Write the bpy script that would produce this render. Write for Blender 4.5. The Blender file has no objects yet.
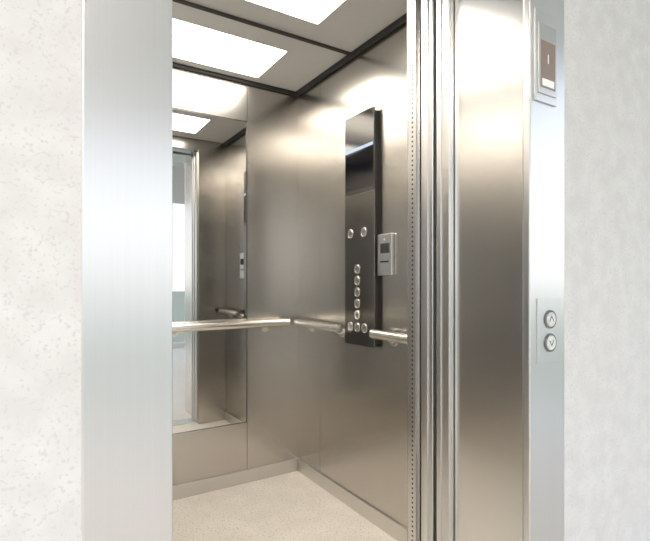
import bpy, bmesh, math, random
from mathutils import Vector, Matrix
random.seed(4)
S = bpy.context.scene
C = S.collection
S.view_settings.view_transform = 'Standard'
S.view_settings.look = 'None'

# ------------------------------------------------------------ materials
def newmat(name):
    m = bpy.data.materials.new(name); m.use_nodes = True
    nt = m.node_tree
    return m, nt, nt.nodes['Principled BSDF']

def simple(name, col, rough=0.5, metal=0.0, emit=None, estr=0.0, spec=0.5):
    m, nt, b = newmat(name)
    b.inputs['Base Color'].default_value = (*col, 1)
    b.inputs['Roughness'].default_value = rough
    b.inputs['Metallic'].default_value = metal
    b.inputs['Specular IOR Level'].default_value = spec
    if emit:
        b.inputs['Emission Color'].default_value = (*emit, 1)
        b.inputs['Emission Strength'].default_value = estr
    return m

def brushed(name, col, rough=0.28, aniso=0.6, streak=(300, 300, 1.5), var=0.015, rot=0.0, wav=0.0):
    m, nt, b = newmat(name)
    N, L = nt.nodes, nt.links
    tc = N.new('ShaderNodeTexCoord')
    mp = N.new('ShaderNodeMapping'); mp.inputs['Scale'].default_value = streak
    L.new(tc.outputs['Object'], mp.inputs['Vector'])
    nz = N.new('ShaderNodeTexNoise'); nz.inputs['Scale'].default_value = 1.0
    nz.inputs['Detail'].default_value = 3
    L.new(mp.outputs['Vector'], nz.inputs['Vector'])
    cr = N.new('ShaderNodeValToRGB')
    lo = tuple(c*(1-var) for c in col); hi = tuple(min(1, c*(1+var)) for c in col)
    cr.color_ramp.elements[0].position = 0.3; cr.color_ramp.elements[0].color = (*lo, 1)
    cr.color_ramp.elements[1].position = 0.7; cr.color_ramp.elements[1].color = (*hi, 1)
    L.new(nz.outputs['Fac'], cr.inputs['Fac'])
    L.new(cr.outputs['Color'], b.inputs['Base Color'])
    b.inputs['Roughness'].default_value = rough
    b.inputs['Metallic'].default_value = 1.0
    b.inputs['Anisotropic'].default_value = aniso
    b.inputs['Anisotropic Rotation'].default_value = rot
    tg = N.new('ShaderNodeTangent'); tg.direction_type = 'RADIAL'; tg.axis = 'Z'
    L.new(tg.outputs['Tangent'], b.inputs['Tangent'])
    if wav > 0:   # slight oil-canning of the sheet
        n2 = N.new('ShaderNodeTexNoise'); n2.inputs['Scale'].default_value = 2.2; n2.inputs['Detail'].default_value = 0
        L.new(tc.outputs['Object'], n2.inputs['Vector'])
        b2 = N.new('ShaderNodeBump'); b2.inputs['Strength'].default_value = wav; b2.inputs['Distance'].default_value = 0.02
        L.new(n2.outputs['Fac'], b2.inputs['Height'])
        L.new(b2.outputs['Normal'], b.inputs['Normal'])
    return m

def speckle(name, base, base2, dark, scale=90, thr=0.30, rough=0.6, bump=0.05, cloud=3.0, soft=0.06):
    m, nt, b = newmat(name)
    N, L = nt.nodes, nt.links
    tc = N.new('ShaderNodeTexCoord')
    n1 = N.new('ShaderNodeTexNoise'); n1.inputs['Scale'].default_value = cloud; n1.inputs['Detail'].default_value = 6
    L.new(tc.outputs['Object'], n1.inputs['Vector'])
    r1 = N.new('ShaderNodeValToRGB')
    r1.color_ramp.elements[0].position = 0.35; r1.color_ramp.elements[0].color = (*base2, 1)
    r1.color_ramp.elements[1].position = 0.65; r1.color_ramp.elements[1].color = (*base, 1)
    L.new(n1.outputs['Fac'], r1.inputs['Fac'])
    n2 = N.new('ShaderNodeTexNoise'); n2.inputs['Scale'].default_value = scale; n2.inputs['Detail'].default_value = 3.5
    L.new(tc.outputs['Object'], n2.inputs['Vector'])
    r2 = N.new('ShaderNodeValToRGB')
    r2.color_ramp.elements[0].position = thr; r2.color_ramp.elements[0].color = (1, 1, 1, 1)
    r2.color_ramp.elements[1].position = thr+soft; r2.color_ramp.elements[1].color = (0, 0, 0, 1)
    L.new(n2.outputs['Fac'], r2.inputs['Fac'])
    mx = N.new('ShaderNodeMix'); mx.data_type = 'RGBA'
    L.new(r2.outputs['Color'], mx.inputs['Factor'])
    L.new(r1.outputs['Color'], mx.inputs['A'])
    mx.inputs['B'].default_value = (*dark, 1)
    L.new(mx.outputs['Result'], b.inputs['Base Color'])
    b.inputs['Roughness'].default_value = rough
    return m

M_conc = speckle('concrete_wall', (0.87, 0.85, 0.825), (0.80, 0.775, 0.75), (0.75, 0.73, 0.71), 170, 0.35, 0.85, cloud=18.0, soft=0.08)
M_lfloor = speckle('landing_floor_stone', (0.78, 0.72, 0.65), (0.72, 0.66, 0.59), (0.5, 0.48, 0.45), 120, 0.34, 0.5)
M_cfloor = speckle('cabin_floor_stone', (0.92, 0.85, 0.75), (0.85, 0.78, 0.68), (0.69, 0.61, 0.51), 110, 0.37, 0.5, 0.05, 7.0)
M_frame = brushed('brushed_steel_frame', (0.82, 0.81, 0.80), 0.32, 0.4)
M_reveal = brushed('brushed_steel_reveal', (0.80, 0.785, 0.76), 0.26, 0.4, wav=0.05)
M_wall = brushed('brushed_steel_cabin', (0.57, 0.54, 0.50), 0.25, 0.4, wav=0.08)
M_ceil = simple('ceiling_panel', (0.78, 0.77, 0.75), 0.45, 0.15)
M_skirt = brushed('skirting_steel', (0.68, 0.66, 0.63), 0.35, 0.3)
M_door = brushed('door_steel', (0.72, 0.705, 0.68), 0.32, 0.5)
M_rail = brushed('satin_rail_steel', (0.78, 0.75, 0.70), 0.25, 0.0, streak=(8, 8, 8), var=0.02)
M_dark = simple('black_gap', (0.012, 0.012, 0.012), 0.6)
M_slot = simple('sensor_lens', (0.07, 0.065, 0.06), 0.4)
M_rub = simple('dark_rubber', (0.045, 0.042, 0.04), 0.5)
M_mirror = simple('mirror_glass', (0.76, 0.76, 0.75), 0.015, 1.0)
M_black = simple('black_glass', (0.03, 0.028, 0.026), 0.10, 0.0, spec=0.9)
M_dsteel = brushed('dark_control_steel', (0.26, 0.245, 0.225), 0.2, 0.3)
M_screen = simple('display_screen', (0.006, 0.006, 0.008), 0.05, 0.0)
M_btn = simple('button_steel', (0.78, 0.76, 0.72), 0.25, 1.0)
M_glyph = simple('button_glyph', (0.04, 0.04, 0.04), 0.5)
M_ledr = simple('pale_led', (0.5, 0.6, 0.45), 0.4, 0.0, (0.7, 0.9, 0.6), 0.3)
M_white = simple('white_button', (0.85, 0.85, 0.83), 0.35)
M_plate = brushed('satin_plate', (0.78, 0.77, 0.76), 0.33, 0.2)
M_lit = simple('pale_display', (0.7, 0.7, 0.68), 0.4, 0.0, (1.0, 0.92, 0.85), 0.4)
M_smoke = simple('smoked_display', (0.22, 0.17, 0.14), 0.2, 0.0, (0.9, 0.65, 0.5), 0.10)
M_light = simple('light_diffuser', (0.9, 0.88, 0.82), 0.5, 0.0, (1.0, 0.955, 0.88), 10.5)
M_lfill = simple('landing_fill_diffuser', (0.9, 0.9, 0.9), 0.5, 0.0, (1.0, 0.94, 0.875), 25.0)  # glow of the added fill panel over the landing
M_paint = simple('white_paint', (0.8, 0.8, 0.79), 0.6)
M_alu = simple('window_aluminium', (0.72, 0.72, 0.71), 0.5, 0.2)

# ------------------------------------------------------------ geometry helpers
def finish(name, bm, mat, parent=None, bevel=0.0, smooth=False):
    me = bpy.data.meshes.new(name); bm.to_mesh(me); bm.free()
    o = bpy.data.objects.new(name, me); C.objects.link(o)
    if mat: me.materials.append(mat)
    if parent: o.parent = parent
    if bevel > 0:
        mo = o.modifiers.new('bevel', 'BEVEL'); mo.width = bevel; mo.segments = 3; mo.limit_method = 'ANGLE'
    if smooth:
        for p in me.polygons: p.use_smooth = True
    return o

def addbox(bm, x0, x1, y0, y1, z0, z1):
    m = Matrix.Translation(((x0+x1)/2, (y0+y1)/2, (z0+z1)/2)) @ Matrix.Diagonal((x1-x0, y1-y0, z1-z0, 1))
    bmesh.ops.create_cube(bm, size=1, matrix=m)

def boxes(name, lst, mat, parent=None, bevel=0.0):
    bm = bmesh.new()
    for b in lst: addbox(bm, *b)
    return finish(name, bm, mat, parent, bevel)

def empty(name):
    o = bpy.data.objects.new(name, None); o.empty_display_size = 0.1; C.objects.link(o); return o

def addcyl(bm, c, r, h, axis, seg=28, r2=None):
    R = {'X': Matrix.Rotation(math.pi/2, 4, 'Y'), 'Y': Matrix.Rotation(math.pi/2, 4, 'X'), 'Z': Matrix.Identity(4)}[axis]
    bmesh.ops.create_cone(bm, cap_ends=True, segments=seg, radius1=r, radius2=r if r2 is None else r2, depth=h,
                          matrix=Matrix.Translation(c) @ R)

def cyl(name, c, r, h, axis, mat, parent=None, bevel=0.0, seg=28):
    bm = bmesh.new(); addcyl(bm, c, r, h, axis, seg)
    return finish(name, bm, mat, parent, bevel)

def ring(name, c, R, r, axis, mat, parent):
    bm = bmesh.new(); n, k = 32, 8; vs = []
    for i in range(n):
        a = 2*math.pi*i/n; row = []
        for j in range(k):
            b = 2*math.pi*j/k
            u = (R+r*math.cos(b))*math.cos(a); v = (R+r*math.cos(b))*math.sin(a); w = r*math.sin(b)
            p = {'X': (w, u, v), 'Y': (u, w, v)}[axis]
            row.append(bm.verts.new((c[0]+p[0], c[1]+p[1], c[2]+p[2])))
        vs.append(row)
    for i in range(n):
        for j in range(k):
            bm.faces.new((vs[i][j], vs[(i+1) % n][j], vs[(i+1) % n][(j+1) % k], vs[i][(j+1) % k]))
    bmesh.ops.recalc_face_normals(bm, faces=bm.faces)
    return finish(name, bm, mat, parent, smooth=True)

def tube(name, pts, r, mat, parent=None, caps=True):
    cu = bpy.data.curves.new(name, 'CURVE'); cu.dimensions = '3D'; cu.bevel_depth = r; cu.bevel_resolution = 6
    cu.use_fill_caps = True
    sp = cu.splines.new('POLY'); sp.points.add(len(pts)-1)
    for i, p in enumerate(pts): sp.points[i].co = (*p, 1)
    cu.materials.append(mat)
    o = bpy.data.objects.new(name, cu); C.objects.link(o)
    if parent: o.parent = parent
    return o

def text(name, s, size, loc, rot, mat, parent):
    cu = bpy.data.curves.new(name, 'FONT'); cu.body = s; cu.size = size
    cu.align_x = 'CENTER'; cu.align_y = 'CENTER'; cu.extrude = 0.0003
    cu.materials.append(mat)
    o = bpy.data.objects.new(name, cu); C.objects.link(o)
    o.location = loc; o.rotation_euler = rot; o.parent = parent
    return o
ROT_X = (math.pi/2, 0, -math.pi/2)   # faces -X
ROT_Y = (math.pi/2, 0, 0)            # faces -Y

# ------------------------------------------------------------ landing shell
YF = 0.78      # front face of door frame
YW = 0.79      # front face of wall
OX0, OX1 = 0.198, 1.128
FX0, FX1 = 0.067, 1.288
LH = 3.0
boxes('wall_front', [(-3.2, FX0+0.004, YW, 1.03, 0, LH), (FX1-0.004, 4.2, YW, 1.03, 0, LH), (FX0+0.004, FX1-0.004, YW, 1.03, 2.26, LH)], M_conc)
boxes('floor', [(-3.2, 4.2, -3.2, 1.035, -0.15, 0)], M_lfloor)
boxes('ceiling', [(-3.2, 4.2, -3.2, 1.03, LH, LH+0.15)], M_paint)
for i, x in enumerate((-1.2,)):  # added fill panel, out of view, put in to brighten the front wall
    e = empty('added_fill_light')
    boxes('diffuser', [(x-0.6, x+0.6, -1.5, -0.9, LH-0.03, LH-0.02)], M_lfill, e)
    boxes('housing', [(x-0.62, x+0.62, -1.52, -0.88, LH-0.02, LH)], M_paint, e)

# glazed wall behind the viewer
wl = []
for x in (-3.2, -1.35, 0.5, 2.35, 4.14):
    wl.append((x, x+0.06, -3.2, -3.12, 0.0, LH))
wl += [(-3.14, 4.14, -3.2, -3.12, 0.0, 0.08), (-3.14, 4.14, -3.2, -3.12, 2.4, LH)]
boxes('window_1', wl, M_alu)

# exterior ground
def grassmat():
    m, nt, b = newmat('grass')
    n = nt.nodes.new('ShaderNodeTexNoise'); n.inputs['Scale'].default_value = 0.8; n.inputs['Detail'].default_value = 6
    r = nt.nodes.new('ShaderNodeValToRGB')
    r.color_ramp.elements[0].color = (0.30, 0.31, 0.20, 1); r.color_ramp.elements[1].color = (0.47, 0.46, 0.37, 1)
    nt.links.new(n.outputs['Fac'], r.inputs['Fac']); nt.links.new(r.outputs['Color'], b.inputs['Base Color'])
    b.inputs['Roughness'].default_value = 0.95
    return m
boxes('lawn', [(-40, 40, -60, 30, -0.35, -0.16)], grassmat())

# ------------------------------------------------------------ door frame (architrave + reveals)
fr = empty('elevator_door_frame')
YR = 1.041
boxes('jamb_face_l', [(FX0, OX0, YF, YW+0.012, 0, 2.25)], M_frame, fr, 0.0025)
boxes('jamb_face_r', [(OX1, FX1, YF, YW+0.012, 0, 2.25)], M_frame, fr, 0.004)
boxes('head_face', [(OX0, OX1, YF, YW+0.012, 2.10, 2.25)], M_frame, fr, 0.002)
boxes('reveal_l', [(OX0-0.02, OX0, YW+0.012, YR, 0, 2.12)], M_reveal, fr)
boxes('reveal_r', [(OX1, OX1+0.02, YW+0.012, YR, 0, 2.12)], M_reveal, fr)
boxes('reveal_head', [(OX0, OX1, YW+0.012, YR, 2.10, 2.12)], M_reveal, fr)

# ------------------------------------------------------------ doors
def door(name, s):
    e = empty(name)
    def bx(a, b): return (a, b) if s > 0 else (1.326-b, 1.326-a)
    def B(nm, x0, x1, y0, y1, z0, z1, mat, bv=0.0):
        a, b = bx(x0, x1); return boxes(nm, [(a, b, y0, y1, z0, z1)], mat, e, bv)
    B('landing_panel', 1.106, 1.60, 1.044, 1.100, 0.012, 2.14, M_door, 0.004)
    B('landing_nose', 1.102, 1.106, 1.076, 1.092, 0.012, 2.14, M_plate, 0.001)
    B('cab_panel', 1.104, 1.60, 1.113, 1.168, 0.012, 2.14, M_door, 0.004)
    B('cab_nose', 1.099, 1.104, 1.132, 1.150, 0.012, 2.14, M_plate, 0.001)
    B('brush_seal', 1.118, 1.124, 1.100, 1.113, 0.012, 2.14, M_rub)
    return e
door('door_1', 1)
door('door_2', -1)

# sills
boxes('door_sill', [(0.0, 1.33, 1.037, 1.060, -0.03, 0.002), (0.0, 1.33, 1.070, 1.096, -0.03, 0.002), (0.0, 1.33, 1.106, 1.128, -0.03, 0.002),
                    (0.0, 1.33, 1.138, 1.176, -0.03, 0.002), (0.0, 1.33, 1.037, 1.176, -0.05, -0.015)], M_alu)

# ------------------------------------------------------------ cabin shell
CX0, CX1, CY0, CY1, CH = -0.02, 1.328, 1.24, 2.42, 2.20
T = 0.03
cab = empty('elevator_cabin')
PX = 1.012    # mirror right edge / panel seam
SY = 2.176    # seam in right wall
g = 0.0012
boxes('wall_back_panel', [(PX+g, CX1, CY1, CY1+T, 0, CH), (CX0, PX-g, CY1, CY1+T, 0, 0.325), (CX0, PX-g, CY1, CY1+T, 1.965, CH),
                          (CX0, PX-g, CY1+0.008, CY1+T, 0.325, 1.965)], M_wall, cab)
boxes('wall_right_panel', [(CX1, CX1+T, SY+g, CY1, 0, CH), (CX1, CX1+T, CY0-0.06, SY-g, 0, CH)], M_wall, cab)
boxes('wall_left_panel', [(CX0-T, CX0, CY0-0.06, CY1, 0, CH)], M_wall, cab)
boxes('front_return_r', [(1.108, CX1, 1.178, CY0, 0, CH)], M_wall, cab, 0.002)
boxes('front_return_l', [(CX0, 0.218, 1.178, CY0, 0, CH)], M_wall, cab, 0.002)
boxes('front_transom', [(0.218, 1.108, 1.178, CY0, 2.10, CH)], M_wall, cab)
boxes('gap_backing', [(CX1+T, CX1+T+0.01, CY0-0.06, CY1+T+0.01, 0, CH), (CX0-T, CX1+T, CY1+T, CY1+T+0.01, 0, CH)], M_dark, cab)
boxes('cabin_floor', [(CX0-T, CX1+T, 1.178, CY1+T, -0.05, 0)], M_cfloor, cab)
boxes('skirting_strip', [(CX0, CX1, CY1-0.010, CY1, 0, 0.07), (CX1-0.010, CX1, CY0, CY1-0.010, 0, 0.07), (CX0, CX0+0.010, CY0, CY1-0.010, 0, 0.07)], M_skirt, cab, 0.0015)
boxes('ceiling_top', [(CX0-T, CX1+T, 1.182, CY1+T, CH+0.05, CH+0.07)], M_dark, cab)
LX0, LX1 = 0.27, 1.04
def tray(nm, y0, y1, ly0, ly1):
    x0, x1 = CX0+0.02, CX1-0.03
    boxes(nm, [(x0, LX0, y0, y1, CH-0.02, CH+0.0), (LX1, x1, y0, y1, CH-0.02, CH+0.0),
               (LX0, LX1, y0, ly0, CH-0.02, CH+0.0), (LX0, LX1, ly1, y1, CH-0.02, CH+0.0)], M_ceil, cab, 0.0)
tray('ceiling_tray_a', CY0+0.01, 1.848, 1.38, 1.72)
tray('ceiling_tray_b', 1.862, CY1-0.025, 2.00, 2.34)
boxes('ceiling_edge_trim', [(CX1-0.022, CX1-0.004, CY0, CY1, CH-0.035, CH-0.01), (CX0, CX1, CY1-0.018, CY1-0.004, CH-0.035, CH-0.01),
                            (CX0+0.02, CX1-0.03, 1.846, 1.864, CH-0.028, CH-0.018)], M_rub, cab)

for (a, b) in ((1.38, 1.72), (2.00, 2.34)):
    e = empty('added_fill_light')
    boxes('diffuser', [(LX0+0.004, LX1-0.004, a+0.004, b-0.004, CH-0.020, CH-0.012)], M_light, e)
    boxes('housing', [(LX0+0.004, LX1-0.004, a+0.004, b-0.004, CH-0.011, CH+0.04)], M_paint, e)

# light-curtain strip on the car post
lc = empty('safety_light_curtain')
boxes('strip', [(1.098, 1.108, 1.186, 1.222, 0.02, 2.09)], M_door, lc, 0.001)
bm = bmesh.new(); z = 0.04
while z < 2.07:
    addbox(bm, 1.0970, 1.0985, 1.198, 1.204, z, z+0.006); z += 0.016
finish('sensor_slots', bm, M_slot, lc)

# mirror
mi = empty('wall_mirror')
boxes('glass', [(CX0+0.002, PX-0.006, CY1+0.001, CY1+0.006, 0.331, 1.959)], M_mirror, mi)

# ------------------------------------------------------------ handrails
RZ = 0.865
def rail(name, pts, brackets, axis):
    e = empty(name)
    tube('bar', pts, 0.021, M_rail, e)
    for (p, q) in brackets:
        tube('bracket', [p, q], 0.008, M_rail, e)
        cyl('rose', q, 0.022, 0.006, axis, M_rail, e, 0.001)
    return e
ry = 2.36
rail('handrail', [(0.03, ry, RZ), (1.235, ry, RZ)],
     [((x, ry, RZ-0.01), (x, CY1-0.003, RZ-0.03)) for x in (0.15, 0.62, 1.12)], 'Y')
rx = 1.27
rail('handrail', [(rx, 2.33, RZ), (rx, 1.90, RZ)],
     [((rx, y, RZ-0.01), (CX1-0.003, y, RZ-0.03)) for y in (2.26, 1.97)], 'X')
rail('handrail', [(rx, 1.64, RZ), (rx, 1.29, RZ)],
     [((rx, y, RZ-0.01), (CX1-0.003, y, RZ-0.03)) for y in (1.57, 1.35)], 'X')

# ------------------------------------------------------------ control panel
cp = empty('elevator_control_panel')
fx = 1.300
boxes('backbox', [(fx+0.006, CX1, 1.680, 1.888, 0.81, 1.86)], M_rub, cp, 0.002)
boxes('glass_face', [(fx, fx+0.007, 1.670, 1.898, 1.503, 1.872)], M_black, cp, 0.002)
boxes('button_plate', [(fx, fx+0.007, 1.670, 1.898, 0.795, 1.501)], M_dsteel, cp, 0.002)
boxes('screen', [(fx-0.001, fx, 1.678, 1.890, 1.52, 1.70)], M_screen, cp)
boxes('screen_header', [(fx-0.001, fx, 1.678, 1.890, 1.702, 1.716)], simple('blue_header', (0.2, 0.25, 0.33), 0.3, 0, (0.45, 0.6, 0.85), 0.6), cp)
def cbutton(y, z, s, m=M_btn, rr=0.0185):
    cyl('button', (fx-0.002, y, z), rr, 0.006, 'X', m, cp, 0.001)
    ring('button_ring', (fx-0.003, y, z), rr+0.002, 0.0018, 'X', M_rail, cp)
    text('button_label', s, 0.024, (fx-0.0056, y, z), ROT_X, M_glyph, cp)
cbutton(1.848, 1.318, 'A'); cbutton(1.742, 1.318, 'P')
for z, s in ((1.150, '4'), (1.096, '3'), (1.043, '2'), (0.990, '1'), (0.937, '0')):
    cbutton(1.793, z, s)
cbutton(1.848, 0.880, '<>'); cbutton(1.793, 0.880, 'S'); cbutton(1.738, 0.880, '><')
ring('lit_ring', (fx-0.004, 1.793, 0.937), 0.0165, 0.0014, 'X', M_ledr, cp)

# card reader
cr_ = empty('card_reader')
boxes('housing', [(1.312, CX1, 1.567, 1.663, 1.118, 1.300)], M_door, cr_, 0.004)
boxes('reader_window', [(1.3108, 1.312, 1.580, 1.640, 1.215, 1.258)], M_black, cr_)
boxes('card_slot', [(1.3105, 1.312, 1.585, 1.640, 1.175, 1.182)], M_dark, cr_)
cyl('led', (1.311, 1.615, 1.275), 0.004, 0.003, 'X', M_ledr, cr_)

# ------------------------------------------------------------ call panel
ca = empty('call_button_panel')
boxes('faceplate', [(1.157, 1.264, YF-0.004, YF, 0.870, 1.046)], M_plate, ca, 0.002)
for z in (0.988, 0.924):
    cyl('button', (1.211, YF-0.006, z), 0.020, 0.006, 'Y', M_white, ca, 0.001)
    ring('bezel', (1.211, YF-0.006, z), 0.023, 0.0025, 'Y', simple('bezel_grey', (0.2, 0.2, 0.2), 0.4), ca)
def chevron(nm, cx, cz, s, up):
    bm = bmesh.new(); d = 1 if up else -1
    y = YF-0.0094; w = 0.0028
    for sg in (-1, 1):
        a = Vector((cx+sg*s, y, cz-d*s*0.7)); b = Vector((cx, y, cz+d*s*0.8))
        n = Vector((0, 0, w*1.6))
        vs = [bm.verts.new(p) for p in (a, b, b+n, a+n)]
        bm.faces.new(vs)
    finish(nm, bm, M_glyph, ca)
chevron('up_arrow', 1.211, 0.987, 0.010, True)
chevron('down_arrow', 1.211, 0.922, 0.010, False)
ring('button_inset', (1.211, YF-0.009, 0.924), 0.0165, 0.001, 'Y', M_ledr, ca)
ring('button_inset', (1.211, YF-0.009, 0.988), 0.0165, 0.001, 'Y', M_plate, ca)

# floor indicator
fi = empty('floor_indicator')
boxes('faceplate', [(1.141, 1.242, YF-0.006, YF, 1.575, 1.82)], M_plate, fi, 0.003)
boxes('bezel', [(1.152, 1.233, YF-0.010, YF-0.006, 1.596, 1.785)], M_door, fi, 0.002)
boxes('display', [(1.160, 1.225, YF-0.0110, YF-0.010, 1.612, 1.738)], M_smoke, fi)
boxes('lit_window', [(1.166, 1.219, YF-0.0114, YF-0.011, 1.617, 1.636)], M_lit, fi)
text('digit', '1', 0.036, (1.192, YF-0.0115, 1.69), ROT_Y, M_lit, fi)

# ------------------------------------------------------------ world
w = bpy.data.worlds.new('World'); S.world = w; w.use_nodes = True
nt = w.node_tree; N = nt.nodes; L = nt.links
bg = N['Background']
tc = N.new('ShaderNodeTexCoord'); sx = N.new('ShaderNodeSeparateXYZ'); L.new(tc.outputs['Generated'], sx.inputs[0])
r = N.new('ShaderNodeValToRGB')
r.color_ramp.elements[0].position = 0.0; r.color_ramp.elements[0].color = (1.0, 0.99, 0.98, 1)
r.color_ramp.elements[1].position = 0.45; r.color_ramp.elements[1].color = (0.66, 0.79, 0.98, 1)
L.new(sx.outputs['Z'], r.inputs['Fac']); L.new(r.outputs['Color'], bg.inputs['Color'])
bg.inputs['Strength'].default_value = 1.65

# ------------------------------------------------------------ camera
cd = bpy.data.cameras.new('camera'); cam = bpy.data.objects.new('camera', cd); C.objects.link(cam)
cd.sensor_width = 36; cd.lens = 475/650*36
cam.location = (0, 0, 1.09)
cam.rotation_euler = (math.pi/2, 0, -math.radians(32))
cd.shift_y = (282-270.5)/650
cd.clip_start = 0.02
S.camera = cam
